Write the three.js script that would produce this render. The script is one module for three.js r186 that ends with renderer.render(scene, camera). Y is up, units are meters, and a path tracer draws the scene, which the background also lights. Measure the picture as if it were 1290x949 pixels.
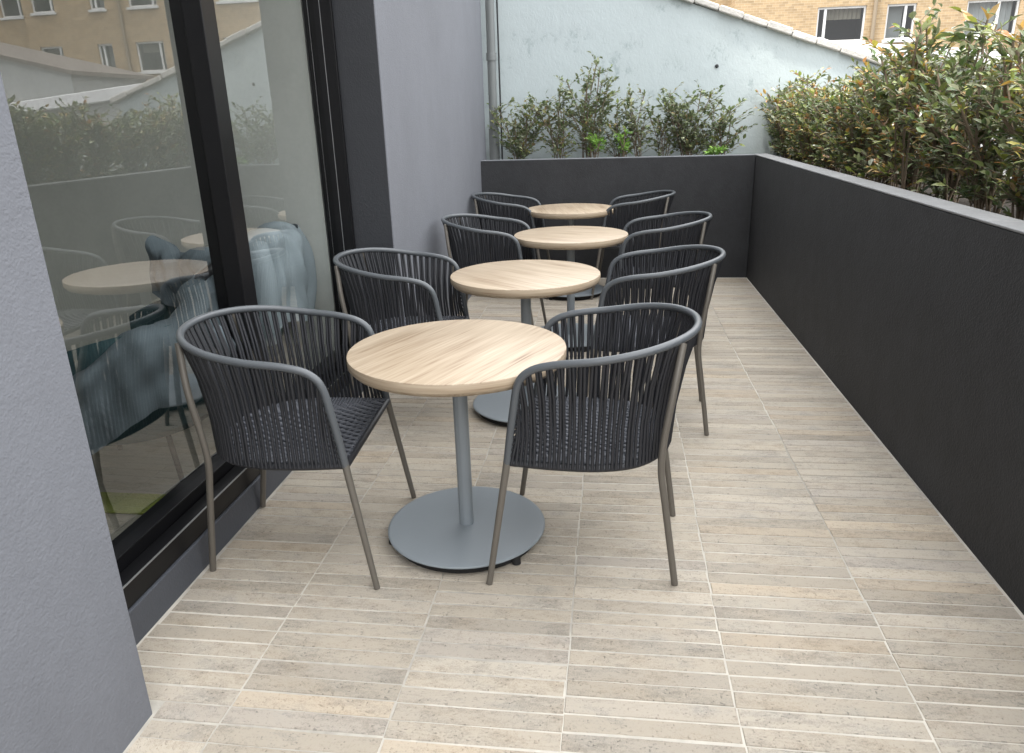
import * as THREE from 'three';
import { RoundedBoxGeometry } from 'three/addons/geometries/RoundedBoxGeometry.js';
import { mergeGeometries, toCreasedNormals } from 'three/addons/utils/BufferGeometryUtils.js';

// ---------------------------------------------------------------- camera, sky, sun, exposure
const scene = new THREE.Scene();
const camera = new THREE.PerspectiveCamera(53.74, 1290 / 949, 0.05, 400);
camera.position.set(0, 1.5161, 0);
{
  const pitch = 0.3373, yaw = 0.1354, roll = -0.0297;
  const fwd = new THREE.Vector3(-Math.sin(yaw) * Math.cos(pitch), -Math.sin(pitch), -Math.cos(yaw) * Math.cos(pitch));
  const right = new THREE.Vector3(Math.cos(yaw), 0, -Math.sin(yaw));
  const up = new THREE.Vector3().crossVectors(right, fwd);
  camera.up.copy(right.clone().multiplyScalar(-Math.sin(roll)).addScaledVector(up, Math.cos(roll)));
  camera.lookAt(camera.position.clone().add(fwd));
}
const SKY = 1.55;
{
  const W = 128, H = 64, d = new Float32Array(W * H * 4);
  for (let j = 0; j < H; j++) {
    const el = ((j + 0.5) / H - 0.5) * Math.PI, t = Math.max(0, Math.sin(el)), lum = 0.62 + 0.75 * t;   // overcast: brighter overhead than at the horizon
    const c = el > 0 ? [0.975 * lum, 0.985 * lum, 1.0 * lum] : [0.2, 0.195, 0.185];
    for (let i = 0; i < W; i++) d.set([c[0] * SKY, c[1] * SKY, c[2] * SKY, 1], (j * W + i) * 4);
  }
  const t = new THREE.DataTexture(d, W, H, THREE.RGBAFormat, THREE.FloatType);
  t.mapping = THREE.EquirectangularReflectionMapping; t.magFilter = t.minFilter = THREE.LinearFilter; t.needsUpdate = true;
  scene.background = t; scene.environment = t;
}
const sun = new THREE.DirectionalLight(new THREE.Color(1.0, 0.95, 0.86), 2.0);
sun.position.set(-7, 20, 0.5); sun.target.position.set(0, 0, -4);
sun.castShadow = true; sun.shadow.radius = 10; sun.shadow.mapSize.set(2048, 2048);
Object.assign(sun.shadow.camera, { left: -32, right: 32, top: 32, bottom: -32, near: 1, far: 90 });
scene.add(sun, sun.target);
const renderer = new THREE.WebGLRenderer({ antialias: true });
renderer.setSize(1024, 753);
renderer.shadowMap.enabled = true; renderer.shadowMap.type = THREE.PCFSoftShadowMap;
renderer.toneMapping = THREE.LinearToneMapping;
renderer.toneMappingExposure = 2.4;

// ---------------------------------------------------------------- helpers
function rng(seed) { let s = seed >>> 0; return () => { s = (s + 0x6D2B79F5) >>> 0; let t = s; t = Math.imul(t ^ (t >>> 15), t | 1); t ^= t + Math.imul(t ^ (t >>> 7), t | 61); return ((t ^ (t >>> 14)) >>> 0) / 4294967296; }; }
const V3 = (x, y, z) => new THREE.Vector3(x, y, z);
const lin = (r, g, b) => new THREE.Color().setRGB(r, g, b);
const taken = new Map();
function numbered(n) { const k = taken.get(n) || 0; taken.set(n, k + 1); return k ? `${n}_${String(k).padStart(3, '0')}` : n; }
function finish(o) { o.castShadow = true; o.receiveShadow = true; return o; }
function mesh(name, geo, mat, parent) { const m = finish(new THREE.Mesh(geo, mat)); m.name = parent ? name : numbered(name); (parent || scene).add(m); return m; }
function thing(name, label, category, pos = [0, 0, 0], turn = 0, group) {
  const g = new THREE.Group(); g.name = numbered(name); g.position.set(...pos); g.rotation.y = turn; g.userData = { label, category };
  if (group) g.userData.group = group; scene.add(g); return g;
}
function tag(o, label, category, group, kind) { o.userData = { label, category }; if (group) o.userData.group = group; if (kind) o.userData.kind = kind; return o; }
// uv in metres by the dominant axis of each face's normal
function metreUV(g, ox = 0, oy = 0) {
  if (g.index) g = g.toNonIndexed();
  const p = g.attributes.position, n = g.attributes.normal, uv = new Float32Array(p.count * 2);
  for (let i = 0; i < p.count; i++) {
    const k = i - (i % 3), ax = Math.abs(n.getX(k) + n.getX(k + 1) + n.getX(k + 2)), ay = Math.abs(n.getY(k) + n.getY(k + 1) + n.getY(k + 2)), az = Math.abs(n.getZ(k) + n.getZ(k + 1) + n.getZ(k + 2));
    const x = p.getX(i), y = p.getY(i), z = p.getZ(i);
    const [u, v] = ax >= ay && ax >= az ? [z, y] : ay >= az ? [x, z] : [x, y];
    uv[2 * i] = u + ox; uv[2 * i + 1] = v + oy;
  }
  g.setAttribute('uv', new THREE.BufferAttribute(uv, 2)); return g;
}
// a box between two corners, edges rounded
function span(x0, x1, y0, y1, z0, z1, r = 0.006) {
  const w = Math.abs(x1 - x0), h = Math.abs(y1 - y0), d = Math.abs(z1 - z0), m = Math.min(w, h, d);
  const g = r > 0 ? new RoundedBoxGeometry(w, h, d, 2, Math.min(r, m * 0.45)) : new THREE.BoxGeometry(w, h, d);
  g.translate((x0 + x1) / 2, (y0 + y1) / 2, (z0 + z1) / 2); return metreUV(g);
}
function tube(points, r, seg = 24, sides = 8, tension = 0.5) {
  return new THREE.TubeGeometry(new THREE.CatmullRomCurve3(points, false, 'catmullrom', tension), seg, r, sides, false);
}
function bar(a, b, r, sides = 6, r2 = r) {
  const d = b.clone().sub(a), g = new THREE.CylinderGeometry(r2, r, d.length(), sides, 1, false);
  g.applyQuaternion(new THREE.Quaternion().setFromUnitVectors(V3(0, 1, 0), d.clone().normalize()));
  g.translate((a.x + b.x) / 2, (a.y + b.y) / 2, (a.z + b.z) / 2); return g;
}
const plainMerge = list => mergeGeometries(list.map(g => { const q = g.index ? g.toNonIndexed() : g; for (const k of Object.keys(q.attributes)) if (!['position', 'normal', 'uv'].includes(k)) q.deleteAttribute(k); return q; }));

// ---------------------------------------------------------------- textures
function lattice(seed, n) { const r = rng(seed), a = new Float32Array(n * n); for (let i = 0; i < a.length; i++) a[i] = r(); return a; }
function noiseField(size, layers, seed) {   // layers: [cells across x, cells across y, weight]; tiles
  const out = new Float32Array(size * size);
  layers.forEach(([cx, cy, w], li) => {
    const n = Math.max(cx, cy), L = lattice(seed + li * 97, n);
    for (let j = 0; j < size; j++) {
      const v = j / size * cy, j0 = Math.floor(v), fy = v - j0, sy = fy * fy * (3 - 2 * fy), ja = j0 % cy, jb = (j0 + 1) % cy;
      for (let i = 0; i < size; i++) {
        const u = i / size * cx, i0 = Math.floor(u), fx = u - i0, sx = fx * fx * (3 - 2 * fx), ia = i0 % cx, ib = (i0 + 1) % cx;
        const a = L[ja * n + ia], b = L[ja * n + ib], c = L[jb * n + ia], d = L[jb * n + ib];
        out[j * size + i] += w * ((a + (b - a) * sx) * (1 - sy) + (c + (d - c) * sx) * sy - 0.5);
      }
    }
  });
  return out;
}
function texture(size, fn, srgb, rep = 1) {
  const d = new Uint8Array(size * size * 4);
  for (let j = 0; j < size; j++) for (let i = 0; i < size; i++) {
    const c = fn(i, j, j * size + i), k = (j * size + i) * 4;
    const q = Array.isArray(c) ? c : [c, c, c];
    for (let t = 0; t < 3; t++) d[k + t] = Math.max(0, Math.min(255, Math.round(q[t] * 255)));
    d[k + 3] = 255;
  }
  const t = new THREE.DataTexture(d, size, size, THREE.RGBAFormat);
  t.wrapS = t.wrapT = THREE.RepeatWrapping; t.magFilter = THREE.LinearFilter; t.minFilter = THREE.LinearMipmapLinearFilter; t.generateMipmaps = true;
  if (srgb) t.colorSpace = THREE.SRGBColorSpace;
  t.repeat.set(1 / rep, 1 / rep); t.needsUpdate = true; return t;
}
// stucco: fine grain over slow roller patches
const fStucco = noiseField(512, [[256, 256, 0.5], [128, 128, 0.45], [48, 48, 0.22], [10, 10, 0.12]], 11);
const tStuccoBump = texture(512, (i, j, k) => 0.5 + 0.6 * fStucco[k], false, 0.8);
const fPatch = noiseField(512, [[5, 3, 0.5], [14, 9, 0.35], [40, 26, 0.22], [160, 160, 0.2]], 31);
const tPatch = texture(512, (i, j, k) => { const v = 0.93 + 0.17 * fPatch[k] + 0.05 * fStucco[k]; return [v, v, v]; }, false, 2.3);
const fScuff = noiseField(512, [[4, 4, 0.5], [12, 20, 0.4], [60, 90, 0.3], [220, 220, 0.25]], 51);
const tScuff = texture(512, (i, j, k) => { const s = fScuff[k], m = Math.max(0, s - 0.18) * 1.6, v = 0.84 + 0.22 * s + m * 0.5; return [v, v, v]; }, false, 1.9);
const fPl = noiseField(512, [[6, 4, 0.6], [16, 12, 0.5], [50, 44, 0.4], [200, 200, 0.4]], 61);
const tPlaster = texture(512, (i, j, k) => { const v = 0.8 + 0.42 * fPl[k]; return [v, v, v]; }, false, 1.7);
// weathered neighbour wall: pale paint, scuffs and hairline marks
const fWall = noiseField(1024, [[4, 6, 0.5], [13, 22, 0.35], [50, 34, 0.28], [190, 120, 0.25], [500, 500, 0.2]], 71);
const tWall = texture(1024, (i, j, k) => { const s = fWall[k], dark = Math.max(0, -s - 0.26) * 1.5, v = 0.95 + 0.08 * s - dark * 0.6; return [v - dark * 0.1, v, v + 0.004]; }, false, 2.6);
const tWallBump = texture(1024, (i, j, k) => 0.5 + 0.5 * fWall[k], false, 2.6);
// pavers: grain along x, pits, specks
const fPave = noiseField(1024, [[6, 14, 0.45], [20, 60, 0.4], [70, 200, 0.4], [400, 400, 0.5]], 91);
const fPit = noiseField(1024, [[180, 260, 1]], 131);
const fHue = noiseField(1024, [[7, 16, 0.7], [16, 34, 0.5], [60, 90, 0.2]], 141);
const tPave = texture(1024, (i, j, k) => { const p = Math.max(0, -fPit[k] - 0.31) * 2.4, v = 0.94 + 0.5 * fPave[k] - p * 0.9, w = 0.06 * fHue[k]; return [v + w, v + w * 0.15, v - w * 0.9]; }, false, 1);
const tPaveBump = texture(1024, (i, j, k) => 0.55 + 0.3 * fPave[k] - Math.max(0, -fPit[k] - 0.3) * 2.0, false, 1);
const fMort = noiseField(512, [[3, 3, 0.7], [7, 9, 0.5], [25, 25, 0.3], [150, 150, 0.25]], 151);
const tMortar = texture(512, (i, j, k) => { const v = Math.max(0.24, Math.min(0.6, 0.46 + 0.36 * fMort[k])); return [v, v * 0.935, v * 0.82]; }, false, 2.7);
// table laminate: oak, grain along v
const fGrain = noiseField(1024, [[34, 3, 0.5], [110, 5, 0.55], [300, 9, 0.45], [12, 2, 0.4]], 171);
const tOak = texture(1024, (i, j, k) => { const s = fGrain[k], d = Math.max(0, s - 0.22) * 0.9; return [0.395 - 0.16 * s - d * 0.25, 0.312 - 0.15 * s - d * 0.24, 0.222 - 0.125 * s - d * 0.19]; }, false, 0.8);
const tOakBump = texture(1024, (i, j, k) => 0.5 - 0.5 * fGrain[k], false, 0.8);
// tan brick of the far block: courses too small to tell apart from here
const fBrick = noiseField(512, [[8, 8, 0.4], [30, 30, 0.3], [200, 200, 0.3]], 191), brickR = lattice(203, 64);
const tBrick = texture(512, (i, j, k) => {
  const row = Math.floor(j / 16), u = (i + (row % 2) * 21.33) % 512, col = Math.floor(u / 42.67), mort = (j % 16) < 2 || (u % 42.67) < 2.2;
  const b = brickR[(row * 13 + col * 7) % 4096], v = 0.86 + 0.26 * (b - 0.5) + 0.22 * fBrick[k];
  return mort ? [0.44 * v + 0.06, 0.36 * v + 0.05, 0.25 * v + 0.04] : [0.41 * v, 0.295 * v, 0.17 * v];
}, false, 2.4);

// ---------------------------------------------------------------- materials
const std = o => new THREE.MeshStandardMaterial(o);
const M = {
  pier: std({ color: lin(0.155, 0.163, 0.184), roughness: 0.82, map: tPatch, bumpMap: tStuccoBump, bumpScale: 0.0022 }),
  darkPaint: std({ color: lin(0.029, 0.030, 0.033), roughness: 0.72, map: tPlaster, bumpMap: tStuccoBump, bumpScale: 0.0032 }),
  reveal: std({ color: lin(0.028, 0.030, 0.035), roughness: 0.6, map: tPatch, bumpMap: tStuccoBump, bumpScale: 0.0015 }),
  curb: std({ color: lin(0.072, 0.078, 0.092), roughness: 0.6, map: tPatch, bumpMap: tStuccoBump, bumpScale: 0.0015 }),
  coping: std({ color: lin(0.235, 0.24, 0.25), roughness: 0.7, map: tScuff, bumpMap: tStuccoBump, bumpScale: 0.002 }),
  blackMetal: new THREE.MeshPhysicalMaterial({ color: lin(0.007, 0.007, 0.008), roughness: 0.34, specularIntensity: 0.45 }),
  bareEdge: std({ color: lin(0.42, 0.43, 0.44), roughness: 0.4, metalness: 0.8 }),
  glass: new THREE.MeshPhysicalMaterial({ color: lin(0.84, 0.86, 0.85), roughness: 0, transmission: 1, thickness: 0, ior: 2.35, metalness: 0 }),
  farGlass: new THREE.MeshPhysicalMaterial({ color: lin(0.6, 0.63, 0.64), roughness: 0, transmission: 1, thickness: 0, ior: 1.5 }),
  paver: std({ color: 0xffffff, roughness: 0.85, vertexColors: true, map: tPave, bumpMap: tPaveBump, bumpScale: 0.004 }),
  mortar: std({ color: 0xffffff, roughness: 0.95, map: tMortar, bumpMap: tPaveBump, bumpScale: 0.002 }),
  oak: std({ color: 0xffffff, roughness: 0.42, map: tOak, bumpMap: tOakBump, bumpScale: 0.0006 }),
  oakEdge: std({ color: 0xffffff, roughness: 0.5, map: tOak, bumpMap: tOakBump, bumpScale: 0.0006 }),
  tableMetal: std({ color: lin(0.225, 0.252, 0.272), roughness: 0.42, metalness: 0.0, bumpMap: tStuccoBump, bumpScale: 0.0003 }),
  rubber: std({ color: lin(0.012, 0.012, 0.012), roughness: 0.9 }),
  rail: std({ color: lin(0.082, 0.09, 0.098), roughness: 0.34 }),
  leg: std({ color: lin(0.135, 0.122, 0.104), roughness: 0.45, metalness: 0.2 }),
  cord: std({ color: lin(0.017, 0.018, 0.022), roughness: 0.5 }),
  seat: std({ color: lin(0.075, 0.08, 0.094), roughness: 0.5 }),
  neighbour: std({ color: lin(0.515, 0.58, 0.588), roughness: 0.85, map: tWall, bumpMap: tWallBump, bumpScale: 0.008 }),
  roughCoping: std({ color: lin(0.66, 0.64, 0.60), roughness: 0.95, map: tScuff, bumpMap: tWallBump, bumpScale: 0.02 }),
  pipe: std({ color: lin(0.20, 0.215, 0.215), roughness: 0.5, map: tScuff }),
  cable: std({ color: lin(0.02, 0.022, 0.025), roughness: 0.6 }),
  soil: std({ color: lin(0.045, 0.034, 0.024), roughness: 1, map: tScuff, bumpMap: tWallBump, bumpScale: 0.03 }),
  brick: std({ color: 0xffffff, roughness: 0.92, map: tBrick, bumpMap: tStuccoBump, bumpScale: 0.004 }),
  white: std({ color: lin(0.74, 0.75, 0.75), roughness: 0.6, map: tScuff }),
  palewall: std({ color: lin(0.46, 0.47, 0.46), roughness: 0.85, map: tWall }),
  roofWhite: std({ color: lin(0.80, 0.81, 0.82), roughness: 0.5, map: tPatch }),
  curtain: std({ color: lin(0.42, 0.37, 0.29), roughness: 1 }),
  blind: std({ color: lin(0.62, 0.62, 0.60), roughness: 0.8 }),
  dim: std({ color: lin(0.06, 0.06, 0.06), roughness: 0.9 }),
  roomWall: std({ color: lin(0.70, 0.705, 0.67), roughness: 0.9, map: tPatch }),
  roomFloor: std({ color: lin(0.30, 0.28, 0.24), roughness: 0.55, map: tPave }),
  rug: std({ color: lin(0.25, 0.29, 0.06), roughness: 0.95, map: tScuff, bumpMap: tStuccoBump, bumpScale: 0.003 }),
  teal: std({ color: lin(0.035, 0.075, 0.085), roughness: 0.85, bumpMap: tStuccoBump, bumpScale: 0.002 }),
  denim: std({ color: lin(0.155, 0.19, 0.215), roughness: 0.9, map: tScuff, side: THREE.DoubleSide, bumpMap: tStuccoBump, bumpScale: 0.002 }),
  paleBlue: std({ color: lin(0.34, 0.395, 0.43), roughness: 0.75, map: tPatch, side: THREE.DoubleSide, bumpMap: tStuccoBump, bumpScale: 0.002 }),
  ground: std({ color: lin(0.20, 0.19, 0.18), roughness: 1, map: tScuff }),
  bark: std({ color: lin(0.20, 0.155, 0.11), roughness: 0.95 }),
  leaf: new THREE.MeshPhysicalMaterial({ color: 0xffffff, roughness: 0.9, vertexColors: true, side: THREE.DoubleSide, transmission: 0.34, thickness: 0, clearcoat: 0.8, clearcoatRoughness: 0.22 }),
};

// ---------------------------------------------------------------- layout numbers (metres)
const XR = 1.302, ZB = -7.218, HP = 1.121, XP = -1.222, XC = -1.437, XG = -1.56, ZN = -1.479, ZF = -4.14, ZE = -7.57;

// ---------------------------------------------------------------- ground and terrace floor
{
  const g = metreUV(new THREE.BoxGeometry(240, 0.3, 240)); g.translate(0, -0.75, -40);
  mesh('ground', g, M.ground).userData.kind = 'structure';
  const floor = mesh('terrace_floor', span(-1.6, XR + 0.02, -0.5, -0.0016, ZB - 0.02, 2.6, 0), M.mortar); floor.userData.kind = 'structure';
  const rnd = rng(5), tints = [[.385, .338, .273], [.375, .332, .274], [.41, .362, .296], [.36, .32, .27], [.43, .382, .314], [.41, .346, .267], [.35, .309, .253], [.395, .35, .286]];
  const L = 0.452, W = 0.0576, T = 0.03, c = 0.0018, variants = [];
  function paverGeo(tint, u0, v0) {
    const P = [], uv = [], xs = [-1, -0.55, -0.1, 0.42, 1], ring = (w, d, y) => [...xs.map(x => [x * w, y, -d]), ...[...xs].reverse().map(x => [x * w, y, d])];
    const jit = (a, s) => a.map(p => [p[0] + (rnd() - .5) * s, p[1], p[2] + (rnd() - .5) * s]);
    const mid = jit(ring(L / 2, W / 2, -c), 0.0026), top = jit(mid.map(p => [p[0] - Math.sign(p[0]) * c * (Math.abs(p[0]) > L / 2 - 0.01), 0, p[2] - Math.sign(p[2]) * c]), 0.0016), low = mid.map(p => [p[0], -T, p[2]]);
    const quad = (a, b, d, e) => { for (const p of [a, b, d, a, d, e]) { P.push(...p); uv.push(p[0] + u0, p[2] + v0 + p[1]); } };
    for (let k = 0; k < 4; k++) quad(top[9 - k], top[8 - k], top[k + 1], top[k]);
    for (let k = 0; k < 10; k++) { const n = (k + 1) % 10; quad(top[k], top[n], mid[n], mid[k]); quad(mid[k], mid[n], low[n], low[k]); }
    const g = new THREE.BufferGeometry();
    g.setAttribute('position', new THREE.Float32BufferAttribute(P, 3)); g.setAttribute('uv', new THREE.Float32BufferAttribute(uv, 2));
    const col = []; for (let k = 0; k < P.length / 3; k++) col.push(...tint);
    g.setAttribute('color', new THREE.Float32BufferAttribute(col, 3)); g.computeVertexNormals(); return g;
  }
  for (let k = 0; k < 56; k++) { const t = tints[Math.floor(rnd() * rnd() * tints.length * 1.3) % tints.length], b = 0.91 + rnd() * 0.2; variants.push(paverGeo(t.map(x => x * b), rnd() * 5, rnd() * 5)); }
  const edges = [-1.48, -1.022, -0.562, -0.1, 0.357, 0.838, XR], rows = 128, pitch = 0.0635, rest = [];
  const colOff = edges.map(() => (rnd() - .5) * 0.014), skew = edges.map(() => (rnd() - .5) * 0.006);
  const jogs = edges.map(() => { const a = []; let v = 0; for (let k = 0; k < 132; k++) { v = v * 0.86 + (rnd() - .5) * 0.005; a.push(v); } return a; }), jog = (q, r) => jogs[q][r] + (rnd() - .5) * 0.003;
  let single = 0;
  for (let r = 0; r < rows; r++) for (let q = 0; q < 6; q++) {
    const z = 0.86 - r * pitch + colOff[q] + (rnd() - .5) * 0.003;
    let x0 = edges[q] + jog(q, r), x1 = edges[q + 1] + jog(q + 1, r);
    if (q === 0) x0 = z > ZN - 0.04 ? XP + 0.006 + rnd() * 0.006 : XC + 0.006 + rnd() * 0.008;
    if (q === 5) x1 = XR - 0.006 - rnd() * 0.004;
    if (z - W / 2 < ZB + 0.004) continue;
    const w = x1 - x0 - 0.0046, g = variants[Math.floor(rnd() * variants.length)], m = new THREE.Matrix4();
    m.compose(V3((x0 + x1) / 2, 0.0006 + (rnd() - .5) * 0.0022, z), new THREE.Quaternion().setFromEuler(new THREE.Euler((rnd() - .5) * 0.012, skew[q] + (rnd() - .5) * 0.004, (rnd() - .5) * 0.004)), V3(w / L, 1, 1));
    if (z < -1.2 && single < 300) { const o = mesh('paver', g, M.paver, floor); o.name = 'paver_' + String(single).padStart(3, '0'); o.applyMatrix4(m); single++; }
    else rest.push(g.clone().applyMatrix4(m));
  }
  const far = mesh('small_far_pavers', mergeGeometries(rest), M.paver, floor); far.userData.kind = 'stuff';
}

// ---------------------------------------------------------------- dark parapets with planters behind
{
  const a = thing('parapet_wall', 'long charcoal parapet wall with a pale coping beside the terrace floor', 'wall');
  mesh('wall', span(XR, XR + 0.118, -0.5, HP - 0.006, ZB - 0.12, 2.6, 0.008), M.darkPaint, a);
  mesh('coping', span(XR - 0.002, XR + 0.12, HP - 0.006, HP + 0.004, ZB - 0.122, 2.602, 0.004), M.coping, a);
  mesh('planter_outer_wall', span(2.06, 2.16, -0.5, HP - 0.02, ZB - 0.9, 2.6, 0.008), M.darkPaint, a);
  const b = thing('parapet_wall', 'short charcoal parapet wall closing the end of the terrace', 'wall');
  mesh('wall', span(XP - 0.1, XR - 0.001, -0.5, HP - 0.004, ZB - 0.118, ZB, 0.008), M.darkPaint, b);
  mesh('coping', span(XP + 0.001, XR - 0.004, HP - 0.004, HP + 0.002, ZB - 0.12, ZB + 0.001, 0.003), std({ color: lin(0.19, 0.2, 0.215), roughness: 0.7, map: tScuff }), b);
  const s1 = mesh('planter_soil', span(XR + 0.118, 2.06, -0.4, HP - 0.09, ZB - 0.12, 2.55, 0.01), M.soil); s1.userData.kind = 'structure';
  const s2 = mesh('planter_soil', span(XP - 0.2, 2.06, -0.4, HP - 0.07, -8.0, ZB - 0.12, 0.01), M.soil); s2.userData.kind = 'structure';
}

// ---------------------------------------------------------------- the building with the glazing
{
  const b = thing('cafe_building', 'grey rendered building with black framed glazing along the terrace', 'building');
  const TOP = 8.7, BX = -4.6;
  mesh('pier', span(-1.86, XP, -0.5, 2.75, ZN, 3.2, 0.008), M.pier, b);
  mesh('pier', span(-1.86, XP, -0.5, 2.75, ZE, ZF, 0.008), M.pier, b);
  mesh('end_wall', span(BX, -1.862, -0.5, 2.75, ZE, ZE + 0.2, 0), M.pier, b); mesh('end_wall', span(BX, -1.862, -0.5, 2.75, 3.0, 3.2, 0), M.pier, b);
  mesh('rear_wall', span(BX, BX + 0.2, -0.5, 2.75, ZE + 0.202, 2.998, 0), M.pier, b);
  mesh('upper_wall', span(BX, XP - 0.002, 2.753, TOP, ZE + 0.002, 3.2, 0.008), M.pier, b);
  mesh('reveal_cladding', span(XG - 0.02, XP - 0.004, 0.0, 2.75, ZF, ZF + 0.006, 0.002), M.reveal, b);
  mesh('reveal_cladding', span(XG - 0.02, XP - 0.03, 0.0, 2.75, ZN - 0.006, ZN, 0.002), M.reveal, b);
  mesh('curb', span(XG - 0.1, XC, -0.45, 0.118, ZF + 0.007, ZN - 0.007, 0.005), M.curb, b);
  // frame: outer track, inner rail, jambs, mullion, head
  const f = mesh('window_frame', plainMerge([
    span(-1.508, -1.446, 0.119, 0.196, ZF + 0.008, ZN - 0.008, 0.003),
    span(-1.60, -1.512, 0.119, 0.243, ZF + 0.008, ZN - 0.008, 0.004),
    span(-1.506, -1.446, 0.198, 2.7, ZF + 0.008, ZF + 0.034, 0.003), span(-1.60, -1.51, 0.245, 2.7, ZF + 0.008, ZF + 0.03, 0.003),
    span(-1.60, -1.45, 0.245, 2.7, ZN - 0.06, ZN - 0.008, 0.003), span(-1.60, -1.45, 2.66, 2.75, ZF + 0.04, ZN - 0.065, 0.003)]), M.blackMetal, b);
  mesh('mullion', plainMerge([span(-1.546, -1.47, 0.244, 2.658, -2.905, -2.80, 0.004), span(-1.60, -1.548, 0.244, 2.658, -2.89, -2.815, 0.003)]), M.blackMetal, f);
  mesh('track_edge', span(-1.449, -1.4445, 0.1965, 0.2005, ZF + 0.04, ZN - 0.07, 0), M.bareEdge, f);
  mesh('jamb_edge', span(-1.510, -1.5075, 0.246, 2.65, ZF + 0.0305, ZF + 0.034, 0), M.bareEdge, f);
  const th = 0.03;
  for (const [z0, z1] of [[-1.53, -2.83], [-2.875, -4.11]]) {
    const g = new THREE.BoxGeometry(0.001, 2.43, Math.abs(z1 - z0)); const o = mesh('pane', new THREE.PlaneGeometry(Math.abs(z1 - z0), 2.43), M.glass, f);
    o.position.set(XG, 1.453, (z0 + z1) / 2); o.rotation.y = Math.PI / 2 - th; g.dispose();
  }
  // the room behind the glass
  const X1 = -3.9;
  mesh('room_floor', span(X1, XG - 0.1, -0.3, 0.02, ZF + 0.001, ZN - 0.001, 0), M.roomFloor, b);
  mesh('room_ceiling', span(X1, XG - 0.05, 2.70, 2.751, ZF + 0.001, ZN - 0.001, 0), M.roomWall, b);
  mesh('room_wall', span(X1 - 0.1, X1, -0.3, 2.75, ZF - 0.1, ZN + 0.1, 0), M.roomWall, b);
  mesh('room_wall', span(X1, XG - 0.05, 0.021, 2.699, ZF + 0.002, ZF + 0.02, 0), M.roomWall, b); mesh('room_wall', span(X1, XG - 0.05, 0.021, 2.699, ZN - 0.02, ZN - 0.002, 0), M.roomWall, b);
  mesh('partition', span(BX + 0.202, -1.863, -0.5, 2.75, ZF - 0.09, ZF, 0), M.roomWall, b); mesh('partition', span(BX + 0.202, -1.863, -0.5, 2.75, ZN, ZN + 0.09, 0), M.roomWall, b);
}

// ---------------------------------------------------------------- neighbour's gable wall, downpipe
{
  const ZW = -8.1, h = x => 2.49 - 0.346 * (x - 0.75);
  const s = new THREE.Shape([[-3.4, -0.6], [2.78, -0.6], [2.78, h(2.78)], [-3.4, h(-3.4)]].map(p => new THREE.Vector2(...p)));
  const g = metreUV(new THREE.ExtrudeGeometry(s, { depth: 0.3, bevelEnabled: false })); g.translate(0, 0, ZW - 0.3);
  const w = thing('gable_wall', 'pale turquoise rendered gable wall with a sloping coping beyond the end parapet', 'wall');
  mesh('wall', g, M.neighbour, w);
  const rnd = rng(77), a = Math.atan(-0.346), n = 27, x0 = -3.4, x1 = 2.86;
  for (let k = 0; k < n; k++) {   // coping slabs laid down the slope
    const l = (x1 - x0) / n / Math.cos(a), xc = x0 + (k + 0.5) * (x1 - x0) / n;
    const c = metreUV(new RoundedBoxGeometry(l - 0.006, 0.05 + rnd() * 0.02, 0.40 + rnd() * 0.04, 2, 0.014), rnd() * 3, rnd() * 3);
    const o = mesh('coping_slab', c, M.roughCoping, w); o.position.set(xc, h(xc) + 0.03 + (rnd() - .5) * 0.014, ZW - 0.15); o.rotation.z = a + (rnd() - .5) * 0.02;
  }
  const spot = mesh('wall_hook', new THREE.SphereGeometry(0.018, 10, 8), M.cable, w); spot.position.set(1.02, 1.92, ZW + 0.008); spot.scale.z = 0.6;
  const p = thing('downpipe', 'grey downpipe standing in the corner of the end planter', 'pipe', [-1.165, HP - 0.08, -7.75]);
  mesh('pipe', new THREE.CylinderGeometry(0.042, 0.042, 3.6, 20).translate(0, 1.8, 0), M.pipe, p);
  mesh('socket', new THREE.CylinderGeometry(0.052, 0.052, 0.36, 20).translate(0, 0.18, 0), M.pipe, p);
  mesh('socket', new THREE.CylinderGeometry(0.05, 0.05, 0.07, 20).translate(0, 1.02, 0), M.pipe, p);
  tag(mesh('cable', tube([V3(-1.095, HP - 0.08, -7.8), V3(-1.099, 2, -7.8), V3(-1.103, 3, -7.802), V3(-1.108, 4.4, -7.8)], 0.009, 30, 6), M.cable), 'thin black cable running up beside the grey downpipe', 'cable');
}

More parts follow.
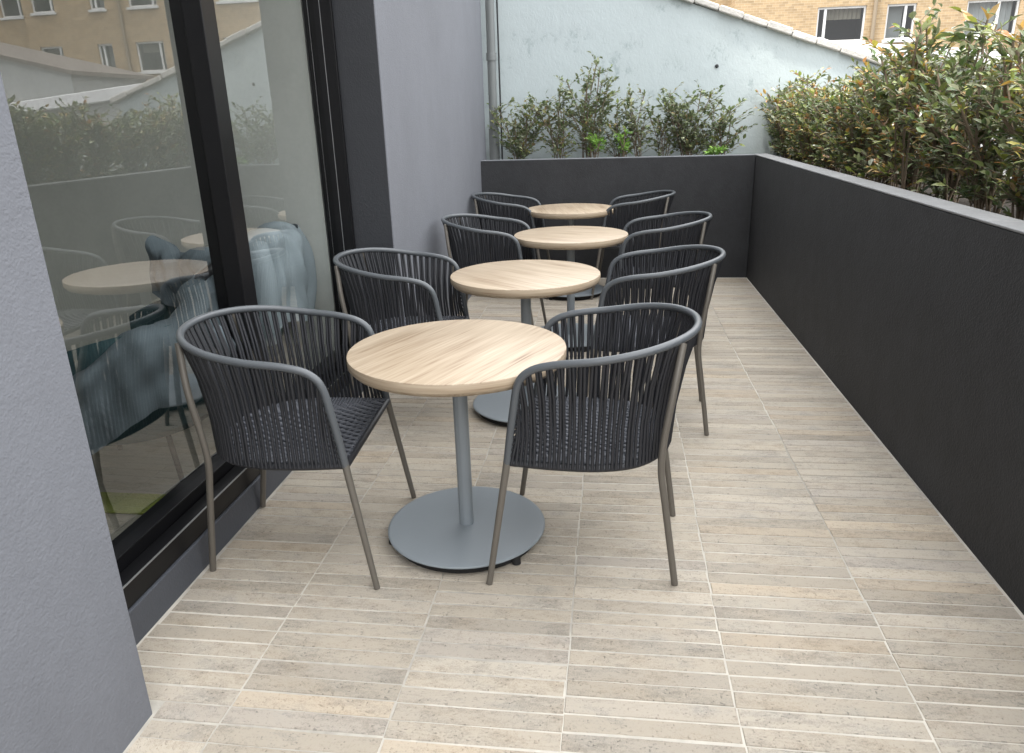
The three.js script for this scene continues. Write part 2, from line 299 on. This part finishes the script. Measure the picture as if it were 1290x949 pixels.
// ---------------------------------------------------------------- far buildings
{
  const Z = -28, b = thing('apartment_block', 'tan brick apartment block with white framed windows behind the hedge', 'building');
  const rowsY = [[1.2, 2.25], [3.52, 4.58], [5.78, 6.84], [8.0, 9.05]];
  const cols = [[5.2, 5.2, 0], [6.66, 8.18, 1], [8.82, 9.72, 2], [11.25, 12.82, 3], [13.6, 14.4, 2], [15.4, 16.6, 1], [17.6, 18.25, 2], [19.8, 20.8, 1]].slice(1);
  function facade(x0, x1, z, depth, wins) {
    const s = new THREE.Shape([[x0, -0.6], [x1, -0.6], [x1, 10.5], [x0, 10.5]].map(p => new THREE.Vector2(...p)));
    for (const [a, c, y0, y1] of wins) s.holes.push(new THREE.Path([[a, y0], [a, y1], [c, y1], [c, y0]].map(p => new THREE.Vector2(...p))));
    const g = metreUV(new THREE.ExtrudeGeometry(s, { depth, bevelEnabled: false })); g.translate(0, 0, z - depth);
    return mesh('wall', g, M.brick, b);
  }
  function window(a, c, y0, y1, z, style) {
    const w = c - a, t = 0.06, list = [span(a, c, y0, y0 + t, z - 0.14, z - 0.07, 0), span(a, c, y1 - t, y1, z - 0.14, z - 0.07, 0), span(a, a + t, y0 + t, y1 - t, z - 0.14, z - 0.07, 0), span(c - t, c, y0 + t, y1 - t, z - 0.14, z - 0.07, 0)];
    const mx = style === 1 ? a + w * 0.17 : style === 3 ? a + w * 0.62 : a + w * 0.66;
    list.push(span(mx - 0.04, mx + 0.04, y0 + t, y1 - t, z - 0.138, z - 0.068, 0));
    const f = mesh('window', plainMerge(list), M.white, b);
    for (const [p, q] of [[a + t, mx - 0.04], [mx + 0.04, c - t]]) { const o = mesh('pane', new THREE.PlaneGeometry(q - p, y1 - y0 - 2 * t), M.farGlass, f); o.position.set((p + q) / 2, (y0 + y1) / 2, z - 0.11); }
    mesh('sill', span(a - 0.06, c + 0.06, y0 - 0.09, y0 - 0.002, z - 0.2, z + 0.07, 0.01), M.white, f);
    // curtain: pleated strip inside, and the dark room behind
    const pts = [], n = 26, yb = style === 1 ? y0 + (y1 - y0) * 0.66 : y0 + 0.05, xa = style === 1 ? mx : a + w * 0.06, xb = style === 2 ? mx : c - 0.05;
    for (let k = 0; k <= n; k++) pts.push([xa + (xb - xa) * k / n, z - 0.34 + 0.04 * Math.sin(k * 2.1)]);
    const P = []; for (let k = 0; k < n; k++) { const [ax, az] = pts[k], [bx, bz] = pts[k + 1]; P.push(ax, yb, az, bx, yb, bz, bx, y1, bz, ax, yb, az, bx, y1, bz, ax, y1, az); }
    const g = new THREE.BufferGeometry(); g.setAttribute('position', new THREE.Float32BufferAttribute(P, 3)); g.computeVertexNormals(); metreUV(g);
    const cu = mesh('curtain', metreUV(g), style === 1 ? M.curtain : M.blind, f); cu.material.side = THREE.DoubleSide;
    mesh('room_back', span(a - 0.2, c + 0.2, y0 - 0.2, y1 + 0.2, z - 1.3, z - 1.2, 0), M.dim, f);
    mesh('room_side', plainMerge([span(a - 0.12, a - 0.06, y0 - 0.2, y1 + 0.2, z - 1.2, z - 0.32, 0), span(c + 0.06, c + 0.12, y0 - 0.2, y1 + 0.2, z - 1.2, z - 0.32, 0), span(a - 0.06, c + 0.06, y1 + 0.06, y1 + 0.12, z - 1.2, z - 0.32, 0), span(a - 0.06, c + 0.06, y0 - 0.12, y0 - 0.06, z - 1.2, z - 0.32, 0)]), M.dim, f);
  }
  const main = [], wing = [], wing2 = [];
  for (const [y0, y1] of rowsY) {
    for (const [a, c, st] of cols) main.push([a, c, y0, y1, st]);
    wing.push([1.6, 2.5, y0, y1, 2]); wing2.push([21.75, 22.75, y0, y1, 1], [24.2, 25.4, y0, y1, 3]);
  }
  facade(4.0, 21.2, Z, 0.3, main); for (const m of main) window(m[0], m[1], m[2], m[3], Z, m[4]);
  facade(-6, 4.0, Z - 1.0, 0.3, wing); for (const m of wing) window(m[0], m[1], m[2], m[3], Z - 1.0, m[4]);
  facade(21.2, 30, Z - 0.6, 0.3, wing2); for (const m of wing2) window(m[0], m[1], m[2], m[3], Z - 0.6, m[4]);
  mesh('return_wall', span(4.0, 4.3, -0.6, 10.5, Z - 1.3, Z - 0.3, 0), M.brick, b); mesh('return_wall', span(20.9, 21.2, -0.6, 10.5, Z - 1.3, Z - 0.3, 0), M.brick, b);
  mesh('rear_volume', span(-6, 30, -0.6, 10.4, Z - 9, Z - 2.6, 0), M.brick, b);
  for (const x of [8.42, 16.95]) mesh('downpipe', new THREE.CylinderGeometry(0.06, 0.06, 10.4, 10).translate(x, 4.8, Z + 0.08), std({ color: lin(0.25, 0.2, 0.14), roughness: 0.7 }), b);

  // low building with a white sloping roof edge
  const t = x => 2.36 - 0.088 * (x - 3.2), lo = thing('low_building', 'low flat building with a bright white roof edge behind the hedge', 'building');
  const body = new THREE.Shape([[3.1, -0.6], [12, -0.6], [12, t(12) - 0.17], [3.1, t(3.1) - 0.17]].map(p => new THREE.Vector2(...p)));
  mesh('wall', metreUV(new THREE.ExtrudeGeometry(body, { depth: 3.6, bevelEnabled: false }).translate(0, 0, -15.7)), M.palewall, lo);
  const slab = new THREE.Shape([[3.0, t(3) - 0.168], [12.1, t(12.1) - 0.168], [12.1, t(12.1)], [3.0, t(3)]].map(p => new THREE.Vector2(...p)));
  mesh('roof', metreUV(new THREE.ExtrudeGeometry(slab, { depth: 3.9, bevelEnabled: true, bevelSize: 0.012, bevelThickness: 0.012, bevelSegments: 2 }).translate(0, 0, -15.85)), M.roofWhite, lo);
  // pale gable standing in front of the block
  const gs = new THREE.Shape([[11.47, -0.6], [17, -0.6], [17, 4.1], [11.47, 2.84]].map(p => new THREE.Vector2(...p))), ga = thing('outbuilding', 'pale grey gable ended outbuilding standing before the brick block', 'building');
  mesh('wall', metreUV(new THREE.ExtrudeGeometry(gs, { depth: 3, bevelEnabled: false }).translate(0, 0, -21)), M.palewall, ga);
  const rf = new THREE.Shape([[11.3, 2.8], [17.1, 4.125], [17.1, 4.23], [11.3, 2.9]].map(p => new THREE.Vector2(...p)));
  mesh('roof', metreUV(new THREE.ExtrudeGeometry(rf, { depth: 3.3, bevelEnabled: false }).translate(0, 0, -21.15)), std({ color: lin(0.2, 0.17, 0.15), roughness: 0.9, map: tScuff }), ga);
}

// ---------------------------------------------------------------- shrubs
function leafCloud(leaves) {   // leaves: [pos, dir, normal, length, width, colour]
  const P = [], N = [], C = [];
  const q = V3(), s = V3(), nn = V3();
  for (const [p, d, n, l, w, c] of leaves) {
    s.crossVectors(d, n).normalize(); nn.crossVectors(s, d).normalize();
    const pt = (a, b, h) => { q.copy(p).addScaledVector(d, a * l).addScaledVector(s, b * w).addScaledVector(nn, h * l); return [q.x, q.y, q.z]; };
    const base = pt(0, 0, 0), tip = pt(1, 0, -0.10), m = pt(0.52, 0, -0.015), a1 = pt(0.34, 0.5, 0.07), b1 = pt(0.34, -0.5, 0.07), a2 = pt(0.68, 0.4, 0.03), b2 = pt(0.68, -0.4, 0.03);
    for (const t of [[base, m, a1], [a1, m, a2], [a2, m, tip], [base, b1, m], [b1, b2, m], [b2, tip, m]]) for (const v of t) { P.push(...v); C.push(...c); }
  }
  const g = new THREE.BufferGeometry(); g.setAttribute('position', new THREE.Float32BufferAttribute(P, 3)); g.setAttribute('color', new THREE.Float32BufferAttribute(C, 3)); g.computeVertexNormals(); return g;
}
function makeShrub(o, seed) {
  const r = rng(seed), stems = [], leaves = [];
  const pal = o.palette, pick = tip => { const k = r(), list = tip && r() < 0.85 ? pal.young : pal.old, c = list[Math.floor(k * list.length)], b = 0.7 + r() * 0.65; return c.map(x => x * b); };
  const addLeaf = (p, out, tip) => {
    const d = V3(out.x + (r() - .5) * 1.5, out.y * 0.5 + (r() - .4) * 1.3, out.z + (r() - .5) * 1.5).normalize();
    const n = V3((r() - .5) * 1.1, 0.9, (r() - .5) * 1.1).addScaledVector(out, 0.35).normalize(); if (Math.abs(n.dot(d)) > 0.93) n.set(d.z, 0.3, -d.x).normalize();
    const l = o.leaf * (0.6 + r() * 0.75); leaves.push([p, d, n, l, l * ((o.wide || 0.36) + r() * 0.14), pick(tip)]);
  };
  for (let k = 0; k < o.stems; k++) {
    const a = r() * 6.28, bx = Math.cos(a) * o.rx * 0.25 * r(), bz = Math.sin(a) * o.rz * 0.25 * r();
    const ta = r() * 6.28, tr = Math.sqrt(r()), h = o.h * (0.55 + 0.45 * r()) * (1 - 0.22 * tr);
    const top = V3(Math.cos(ta) * o.rx * tr, h, Math.sin(ta) * o.rz * tr), mid = V3(bx + top.x * 0.35 + (r() - .5) * 0.05, h * 0.5, bz + top.z * 0.35 + (r() - .5) * 0.05);
    const curve = new THREE.CatmullRomCurve3([V3(bx, -0.03, bz), mid, top]);
    stems.push(new THREE.TubeGeometry(curve, 6, o.stem * (0.7 + r() * 0.5), 5, false));
    const twigs = o.twigs;
    for (let t = 0; t < twigs; t++) {
      const u = o.bare + (1 - o.bare) * (t + r()) / twigs, p = curve.getPoint(Math.min(1, u)), ang = r() * 6.28, len = o.twig * (0.45 + r() * 0.75);
      const dir = V3(Math.cos(ang), 0.35 + r() * 0.6, Math.sin(ang)).normalize(), e = p.clone().addScaledVector(dir, len);
      if (o.clip) { e.x = Math.max(-o.clip, Math.min(o.clip * 1.25, e.x)); }
      stems.push(bar(p, e, o.stem * 0.42, 4, o.stem * 0.22));
      const n = Math.round(o.perTwig * (0.6 + r() * 0.8)), flush = r() < o.young * 0.4;   // some twigs are all orange young growth
      for (let q = 0; q < n; q++) { const f = 0.15 + 0.9 * (q + r()) / n, lp = p.clone().lerp(e, f); addLeaf(lp, dir, flush); }
    }
    const flush = r() < o.young * 0.5;
    for (let q = 0; q < o.tipLeaves; q++) addLeaf(curve.getPoint(0.9 + 0.1 * r()), V3((r() - .5), 1, (r() - .5)).normalize(), flush);
  }
  return { stems: plainMerge(stems), leaves: leafCloud(leaves) };
}
const HEDGE = { old: [[.075, .125, .034], [.10, .16, .042], [.15, .19, .06], [.13, .155, .075], [.20, .235, .066], [.22, .235, .13]], young: [[.46, .28, .06], [.46, .22, .08], [.38, .34, .06], [.30, .34, .06], [.46, .32, .14], [.22, .27, .05]] };
const SPARSE = { old: [[.12, .175, .065], [.18, .225, .095], [.30, .33, .18], [.17, .20, .11]], young: [[.22, .27, .07], [.30, .30, .09], [.32, .24, .10], [.18, .24, .07]] };
const LIME = { old: [[.22, .42, .05], [.28, .50, .07], [.18, .36, .04]], young: [[.32, .52, .08]] };
function shrub(name, label, category, pos, o, seed, group) {
  const t = thing(name, label, category, pos, 0, group), s = makeShrub(o, seed);
  mesh('stem', s.stems, M.bark, t); mesh('foliage', s.leaves, M.leaf, t); return t;
}
{
  const r = rng(900);
  for (let k = 0; k < 15; k++) {
    const z = -7.95 + k * 0.42, near = z > -5.2;
    shrub('hedge_shrub', 'dense glossy hedge shrub with orange young shoots behind the long parapet', 'shrub', [1.72 + (r() - .5) * 0.06, HP - 0.1, z], { h: (z < -5.4 ? 0.68 : 0.76) + r() * 0.24 + (k === 8 ? 0.14 : 0), rx: 0.27, rz: 0.30, stems: 21, stem: 0.006, twigs: 12, twig: 0.2, perTwig: 8.5, tipLeaves: 12, leaf: 0.047, bare: 0.08, young: 0.75, palette: HEDGE, clip: 0.33 }, 300 + k, 'shrubs of the hedge in the long planter');
  }
  for (const [x, z, h, s] of [[1.66, -4.5, 1.16, 1], [1.7, -4.15, 1.1, 2], [1.68, -4.85, 1.04, 3]])
    shrub('tall_shoot', 'loose tall shoot rising above the hedge in front of the brick block', 'plant', [x, HP - 0.1, z], { h, rx: 0.16, rz: 0.16, stems: 4, stem: 0.006, twigs: 9, twig: 0.14, perTwig: 5, tipLeaves: 7, leaf: 0.07, bare: 0.45, young: 0.7, palette: HEDGE }, 700 + s, 'tall shoots above the hedge');
  const base = { stem: 0.0042, leaf: 0.043, wide: 0.5, bare: 0.14, young: 0.45, palette: SPARSE };
  for (const [label, x, z, h, rx, stems, twigs, per] of [
    ['low thin leaved shrub beside the grey downpipe', -0.9, -7.66, 0.72, 0.30, 13, 11, 4.6],
    ['tallest loose shrub in the end planter against the turquoise wall', -0.22, -7.66, 1.02, 0.30, 13, 13, 4.6],
    ['slim dark shrub next to the tallest shrub of the end planter', -0.52, -7.62, 0.84, 0.2, 8, 12, 4.8],
    ['bare stemmed open shrub with few leaves in the end planter', 0.28, -7.66, 0.76, 0.28, 9, 9, 2.6],
    ['bushy small leaved shrub near the corner of the two parapets', 0.76, -7.66, 0.76, 0.34, 17, 11, 4.4],
    ['small leafy shrub tucked into the corner where the parapets meet', 1.04, -7.7, 0.62, 0.26, 10, 10, 3.6],
    ['low airy shrub between the tallest shrub and the bare stemmed shrub', 0.06, -7.74, 0.58, 0.2, 8, 9, 3.2],
    ['thin young shrub between the bare stemmed shrub and the bushy corner shrub', 0.5, -7.72, 0.62, 0.2, 7, 9, 3.4]])
    shrub('planter_shrub', label, 'shrub', [x, HP - 0.08, z], { ...base, h, rx, rz: 0.14, stems, twigs, twig: 0.2, perTwig: per * 1.9, tipLeaves: 10 }, 500 + Math.round((x + 2) * 50), 'shrubs in the end planter');
  for (const [label, x, h] of [['bright lime green leafy sprig under the tallest shrub of the end planter', -0.16, 0.34], ['bright lime green leafy sprig beside the bare stemmed shrub', 0.13, 0.36], ['small lime green sprig at the corner of the parapets', 0.98, 0.17]])
    shrub('lime_sprig', label, 'plant', [x, HP - 0.08, -7.50], { h, rx: 0.07, rz: 0.05, stems: 6, stem: 0.004, twigs: 4, twig: 0.06, perTwig: 5, tipLeaves: 4, leaf: 0.05, bare: 0.5, young: 0.3, palette: LIME }, 640 + Math.round(x * 10) + 20, 'lime green sprigs');
}

// ---------------------------------------------------------------- furniture inside the glass
function shellGeo(r0, r1, y0, y1, a0, a1, t, dip = 0) {
  const n = 40, m = 8, P = [], I = [], add = (x, y, z) => { P.push(x, y, z); return P.length / 3 - 1; }, grid = [];
  for (let s = 0; s < 2; s++) { grid[s] = []; for (let i = 0; i <= n; i++) { grid[s][i] = []; for (let j = 0; j <= m; j++) {
    const a = a0 + (a1 - a0) * i / n, v = j / m, edge = Math.pow(Math.abs(i / n - .5) * 2, 4), y = y0 + (y1 - dip * edge - y0) * v, r = r0 + (r1 - r0) * Math.sin(v * 1.57) - s * t * (v > 0.98 ? 0.6 : 1);
    grid[s][i][j] = add(Math.cos(a) * r, y - (s && j === m ? 0.004 : 0), Math.sin(a) * r); } } }
  const q = (a, b, c, d) => I.push(a, b, c, a, c, d);
  for (let i = 0; i < n; i++) for (let j = 0; j < m; j++) { q(grid[0][i][j], grid[0][i][j + 1], grid[0][i + 1][j + 1], grid[0][i + 1][j]); q(grid[1][i][j], grid[1][i + 1][j], grid[1][i + 1][j + 1], grid[1][i][j + 1]); }
  for (let i = 0; i < n; i++) { q(grid[0][i][m], grid[1][i][m], grid[1][i + 1][m], grid[0][i + 1][m]); q(grid[0][i][0], grid[0][i + 1][0], grid[1][i + 1][0], grid[1][i][0]); }
  for (let j = 0; j < m; j++) { q(grid[0][0][j], grid[1][0][j], grid[1][0][j + 1], grid[0][0][j + 1]); q(grid[0][n][j], grid[0][n][j + 1], grid[1][n][j + 1], grid[1][n][j]); }
  const g = new THREE.BufferGeometry(); g.setAttribute('position', new THREE.Float32BufferAttribute(P, 3)); g.setIndex(I); g.computeVertexNormals(); return metreUV(g);
}
function tubChair(label, pos, turn) {
  const t = thing('tub_chair', label, 'chair', pos, turn, 'upholstered tub chairs behind the glass');
  mesh('shell', shellGeo(0.31, 0.42, 0.27, 0.76, -1.95, 1.95, 0.05, 0.12), M.teal, t);
  const c = metreUV(new THREE.CylinderGeometry(0.36, 0.33, 0.14, 36, 1)); c.translate(0, 0.37, 0); mesh('seat', c, M.teal, t);
  for (const [x, z] of [[.2, .2], [.2, -.2], [-.2, .2], [-.2, -.2]]) mesh('leg', bar(V3(x * 1.35, 0, z * 1.35), V3(x, 0.31, z), 0.012, 8), M.blackMetal, t);
  return t;
}
function drape(w, front, back, top, bulge, seed, tilt = 0) {   // a garment hung over a curved chair back: an inverted U with folds
  const n = 56, m = 44, P = [], I = [], r = rng(seed), ph = [r() * 6, r() * 6, r() * 6, r() * 6];
  for (const s of [0, 1]) for (let i = 0; i <= n; i++) for (let j = 0; j <= m; j++) {
    const u = i / n - .5, v = j / m, a = u * w;
    const arc = Math.PI * Math.min(1, Math.max(0, (v - 0.42) / 0.16)); let y, rad;
    if (v < 0.42) { y = top - back * (0.42 - v) / 0.42; rad = 0.445 + bulge; } else if (v > 0.58) { y = top - front * (v - 0.58) / 0.42; rad = 0.445 - bulge - 0.08; } else { y = top + Math.sin(arc) * (0.03 + bulge * 0.6); rad = 0.445 - 0.04 + (0.04 + bulge) * Math.cos(arc); }
    const fold = Math.sin(a * 13 + ph[0] + v * 5) * 0.014 + Math.sin(a * 29 + ph[1] - v * 9) * 0.007 + Math.sin(v * 23 + ph[2] + a * 6) * 0.006;
    rad += fold * (1.2 + 3 * bulge) - s * 0.008; y += tilt * a + Math.sin(a * 7 + ph[3]) * 0.03 - Math.abs(u) * 0.14 * (1 + bulge * 4);
    P.push(Math.cos(a) * rad, y, Math.sin(a) * rad);
  }
  const N = (n + 1) * (m + 1), id = (i, j) => i * (m + 1) + j;
  for (let i = 0; i < n; i++) for (let j = 0; j < m; j++) { I.push(id(i, j), id(i, j + 1), id(i + 1, j + 1), id(i, j), id(i + 1, j + 1), id(i + 1, j)); I.push(N + id(i, j), N + id(i + 1, j + 1), N + id(i, j + 1), N + id(i, j), N + id(i + 1, j), N + id(i + 1, j + 1)); }
  const g = new THREE.BufferGeometry(); g.setAttribute('position', new THREE.Float32BufferAttribute(P, 3)); g.setIndex(I); g.computeVertexNormals();
  const uv = []; for (let k = 0; k < P.length / 3; k++) uv.push(P[3 * k] * 1.3 + P[3 * k + 2], P[3 * k + 1]); g.setAttribute('uv', new THREE.Float32BufferAttribute(uv, 2)); return g;
}
{
  const f = 0.021, A = [-2.07, f, -2.84], B = [-2.12, f, -3.66];
  tubChair('dark teal tub chair with a grey blue jacket over it, behind the glass', A, 0.15);
  tubChair('dark teal tub chair with a pale blue padded jacket on its back, behind the glass', B, 0.1);
  const j = thing('jacket', 'grey blue denim jacket draped over the tub chair behind the wide glass pane', 'jacket', A, 0.15);
  mesh('body', drape(3.1, 0.2, 0.27, 0.85, 0.035, 4, -0.11), M.denim, j);
  for (const s of [-1, 1]) mesh('sleeve', tube([V3(0.43, 0.82 - 0.06 * s, 0.24 * s), V3(0.47, 0.72 - 0.05 * s, 0.2 * s), V3(0.46, 0.6, 0.1 * s), V3(0.44, 0.5, -0.02 * s)], 0.055, 20, 12), M.denim, j);
  mesh('collar', tube([V3(0.34, 0.93, -0.26), V3(0.42, 0.955, -0.16), V3(0.44, 0.935, -0.04), V3(0.40, 0.90, 0.08)], 0.026, 20, 8), M.cord, j);
  const k = thing('jacket', 'pale blue padded jacket hung on the chair beside the black mullion', 'jacket', B, 0.1);
  mesh('body', drape(2.2, 0.3, 0.42, 0.94, 0.05, 9), M.paleBlue, k);
  for (const s of [-1, 1]) mesh('sleeve', tube([V3(0.38, 0.93, 0.26 * s), V3(0.42, 0.8, 0.32 * s), V3(0.42, 0.62, 0.34 * s), V3(0.40, 0.47, 0.3 * s)], 0.065, 20, 12), M.paleBlue, k);
  tag(mesh('rug', span(-2.3, -1.74, 0.021, 0.031, -2.62, -2.46, 0.003), M.rug), 'lime green rug strip on the floor inside the glass', 'rug');
}

// ---------------------------------------------------------------- tables
function lathe(pts, seg = 72) { return new THREE.LatheGeometry(pts.map(p => new THREE.Vector2(...p)), seg); }
const R = 0.384, TB = 0.75, topGeo = (() => {
  const g = toCreasedNormals(lathe([[0.0001, TB], [R - 0.003, TB], [R - 0.0006, TB - 0.0012], [R, TB - 0.004]]), 0.7), p = g.attributes.position, uv = g.attributes.uv;
  for (let i = 0; i < p.count; i++) uv.setXY(i, p.getX(i), p.getZ(i)); return g;
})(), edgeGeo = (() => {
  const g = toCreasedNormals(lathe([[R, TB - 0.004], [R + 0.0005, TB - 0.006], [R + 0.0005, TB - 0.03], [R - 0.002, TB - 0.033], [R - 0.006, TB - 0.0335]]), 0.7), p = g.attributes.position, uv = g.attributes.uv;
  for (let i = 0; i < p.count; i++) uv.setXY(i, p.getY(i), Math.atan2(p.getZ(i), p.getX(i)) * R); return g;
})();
function makeTable() {
  const t = new THREE.Group(); t.name = numbered('round_table'); scene.add(t);
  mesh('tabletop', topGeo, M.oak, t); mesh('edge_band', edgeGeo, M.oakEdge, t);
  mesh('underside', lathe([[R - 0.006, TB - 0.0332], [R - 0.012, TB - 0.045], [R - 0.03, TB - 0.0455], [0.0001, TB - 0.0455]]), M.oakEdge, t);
  mesh('mounting_plate', metreUV(new RoundedBoxGeometry(0.34, 0.012, 0.06, 2, 0.004)).translate(0, TB - 0.052, 0), M.tableMetal, t);
  mesh('column', toCreasedNormals(lathe([[0.027, 0.038], [0.027, TB - 0.05]], 32), 0.7), M.tableMetal, t);
  mesh('base', toCreasedNormals(lathe([[0.0001, 0.048], [0.03, 0.048], [0.29, 0.0455], [0.298, 0.0448], [0.3, 0.043], [0.3, 0.039], [0.297, 0.037], [0.0001, 0.037]], 80), 0.7), M.tableMetal, t);
  mesh('base_shade_ring', lathe([[0.275, 0.0368], [0.275, 0.006], [0.268, 0.003], [0.2, 0.003], [0.2, 0.0368]], 64), M.rubber, t);  // added black ring: blocks light under the base, stands in for its shadow
  for (let k = 0; k < 3; k++) mesh('foot', new THREE.CylinderGeometry(0.014, 0.016, 0.0355, 14).translate(Math.cos(k * 2.094 + 0.3) * 0.284, 0.0188, Math.sin(k * 2.094 + 0.3) * 0.284), M.rubber, t);
  return t;
}
const order = ['farthest from the end parapet', 'third from the end parapet', 'second from the end parapet', 'nearest the end parapet'];
const tableAt = [[-0.527, -2.460, -0.42], [-0.427, -3.753, 0.9], [-0.261, -5.074, 1.2], [-0.334, -6.527, 0.2]];
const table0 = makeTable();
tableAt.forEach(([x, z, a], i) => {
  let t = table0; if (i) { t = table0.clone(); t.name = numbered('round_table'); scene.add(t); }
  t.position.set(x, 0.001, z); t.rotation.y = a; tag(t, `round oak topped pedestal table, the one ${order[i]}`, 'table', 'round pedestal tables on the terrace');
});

// ---------------------------------------------------------------- rope armchairs (front towards +x)
function sampler(pts) { const c = new THREE.CatmullRomCurve3(pts.map(p => V3(...p)), false, 'centripetal'); c.arcLengthDivisions = 400; return c; }
function mirror(h) { return [...h, ...h.slice(0, -1).reverse().map(([x, y, z]) => [x, y, -z])]; }
const railHalf = [[.205, .715, .307], [.19, .75, .309], [.155, .778, .311], [.09, .797, .315], [-.05, .815, .318], [-.17, .835, .295], [-.265, .85, .228], [-.33, .858, .12], [-.35, .86, 0]];
const frontPost = [[.245, .452, .297], [.232, .55, .300], [.218, .64, .304], [.205, .715, .307]];
const seatHalf = [[.247, .452, .292], [.1, .448, .298], [-.06, .448, .29], [-.165, .45, .25], [-.235, .451, .165], [-.262, .452, .07], [-.265, .452, 0]];
function makeChair() {
  const t = new THREE.Group(); t.name = numbered('rope_armchair'); scene.add(t);
  const railPts = mirror([...frontPost.slice(0, 3), ...railHalf]), rail = sampler(railPts), seat = sampler(mirror(seatHalf));
  mesh('arm_rail', new THREE.TubeGeometry(rail, 150, 0.0128, 12, false), M.rail, t);
  mesh('seat_frame', plainMerge([new THREE.TubeGeometry(seat, 90, 0.012, 10, false), bar(V3(.247, .452, -.292), V3(.247, .452, .292), 0.012, 10)]), M.cord, t);
  for (const s of [1, -1]) {
    mesh('leg', plainMerge([bar(V3(.316, .001, .322 * s), V3(.245, .456, .297 * s), 0.0105, 12, 0.0125)]), M.leg, t);
    mesh('leg', new THREE.TubeGeometry(new THREE.CatmullRomCurve3([V3(-.308, .001, .232 * s), V3(-.288, .14, .236 * s), V3(-.262, .32, .241 * s), V3(-.247, .43, .244 * s), V3(-.25, .52, .247 * s), V3(-.275, .70, .243 * s), V3(-.298, .846, .204 * s)]), 30, 0.0115, 12, false), M.leg, t);
  }
  // upright cords, rail to seat frame; positions follow the rail's length between the front posts
  const n = 92, r = rng(42), rl = rail.getSpacedPoints(2000), first = rl.findIndex(p => p.y > 0.70), sl = seat.getSpacedPoints(2000);
  for (let k = 0; k < n; k++) {
    const f = (k + 0.5) / n, ft = (k + 0.5 + (k & 1 ? -0.2 : 0.2)) / n, a = rl[Math.round(first + (2000 - 2 * first) * ft)], j = (r() - .5) * 0.007;
    const sf = 0.012 + (f + (r() - .5) * 0.003) * 0.976, b = sl[Math.round(2000 * sf)], mid = a.clone().lerp(b, 0.5), out = V3(mid.x, 0, mid.z).normalize();
    mid.addScaledVector(out, -0.012); const c = new THREE.CatmullRomCurve3([a.clone().addScaledVector(out, 0.004), mid.add(V3(j, 0, j)), b.clone().addScaledVector(out, 0.011)]);
    const g = new THREE.TubeGeometry(c, 3, 0.0058, 6, false); const m = mesh('cord', g, M.cord, t); m.name = 'cord_' + String(k).padStart(3, '0');
  }
  // cords closing the gap behind each front post
  const gap = []; for (const s of [1, -1]) for (let k = 0; k < 11; k++) { const u = k / 10, y = 0.47 + u * 0.2; gap.push(bar(V3(.243 - u * .03, y, .300 * s), V3(.226 - u * .034, y + 0.018, .302 * s), 0.005, 5)); }
  mesh('post_lacing', plainMerge(gap), M.cord, t);
  // woven seat: cords across, with cords front to back laid over and under
  const halfW = x => { const P = sl.filter(p => p.z > 0); let best = P[0]; for (const p of P) if (Math.abs(p.x - x) < Math.abs(best.x - x)) best = p; return best.z; };
  const weave = [];
  for (let k = 0; k < 40; k++) { const x = .243 - k * .0127, w = halfW(x); if (x < -.258 || w < .03) break; weave.push(new THREE.TubeGeometry(new THREE.CatmullRomCurve3([V3(x, .459, -w), V3(x, .447, -w * .5), V3(x, .443, 0), V3(x, .447, w * .5), V3(x, .459, w)]), 8, 0.0062, 5, false)); }
  for (let k = -17; k <= 17; k++) {
    const z = k * 0.0165; let xb = -.262; for (const p of sl) if (Math.abs(p.z - z) < .006) xb = Math.max(xb, Math.min(p.x, 0)); const pts = [], m = 20;
    for (let q = 0; q <= m; q++) { const u = q / m, e = Math.pow(Math.abs(u * 2 - 1), 2) * 0.010; pts.push(V3(.243 + (xb - .243) * u, .4545 + e - .004 + (((q + k) & 1) ? 0.004 : -0.003), z)); }
    weave.push(new THREE.TubeGeometry(new THREE.CatmullRomCurve3(pts), 40, 0.0066, 5, false));
  }
  mesh('seat', plainMerge(weave), M.seat, t);
  return t;
}
const chair0 = makeChair();
const chairAt = [[-1.104, -2.386, 0.054, 0], [-1.028, -3.68, 0.011, 1], [-0.786, -5.108, -0.018, 2], [-0.85, -6.65, -0.03, 3], [-0.056, -2.443, 3.079, 0], [0.196, -3.708, 3.086, 1], [0.304, -5.09, 3.12, 2], [0.189, -6.61, 3.082, 3]];
chairAt.forEach(([x, z, a, i], k) => {
  let c = chair0; if (k) { c = chair0.clone(); c.name = numbered('rope_armchair'); scene.add(c); }
  c.position.set(x, 0.001, z); c.rotation.y = a;
  tag(c, k < 4 ? `black rope armchair backing onto the building, at table ${order[i]}` : `black rope armchair backing onto long parapet, at table ${order[i]}`, 'chair', 'rope armchairs at the terrace tables');
});

renderer.render(scene, camera);
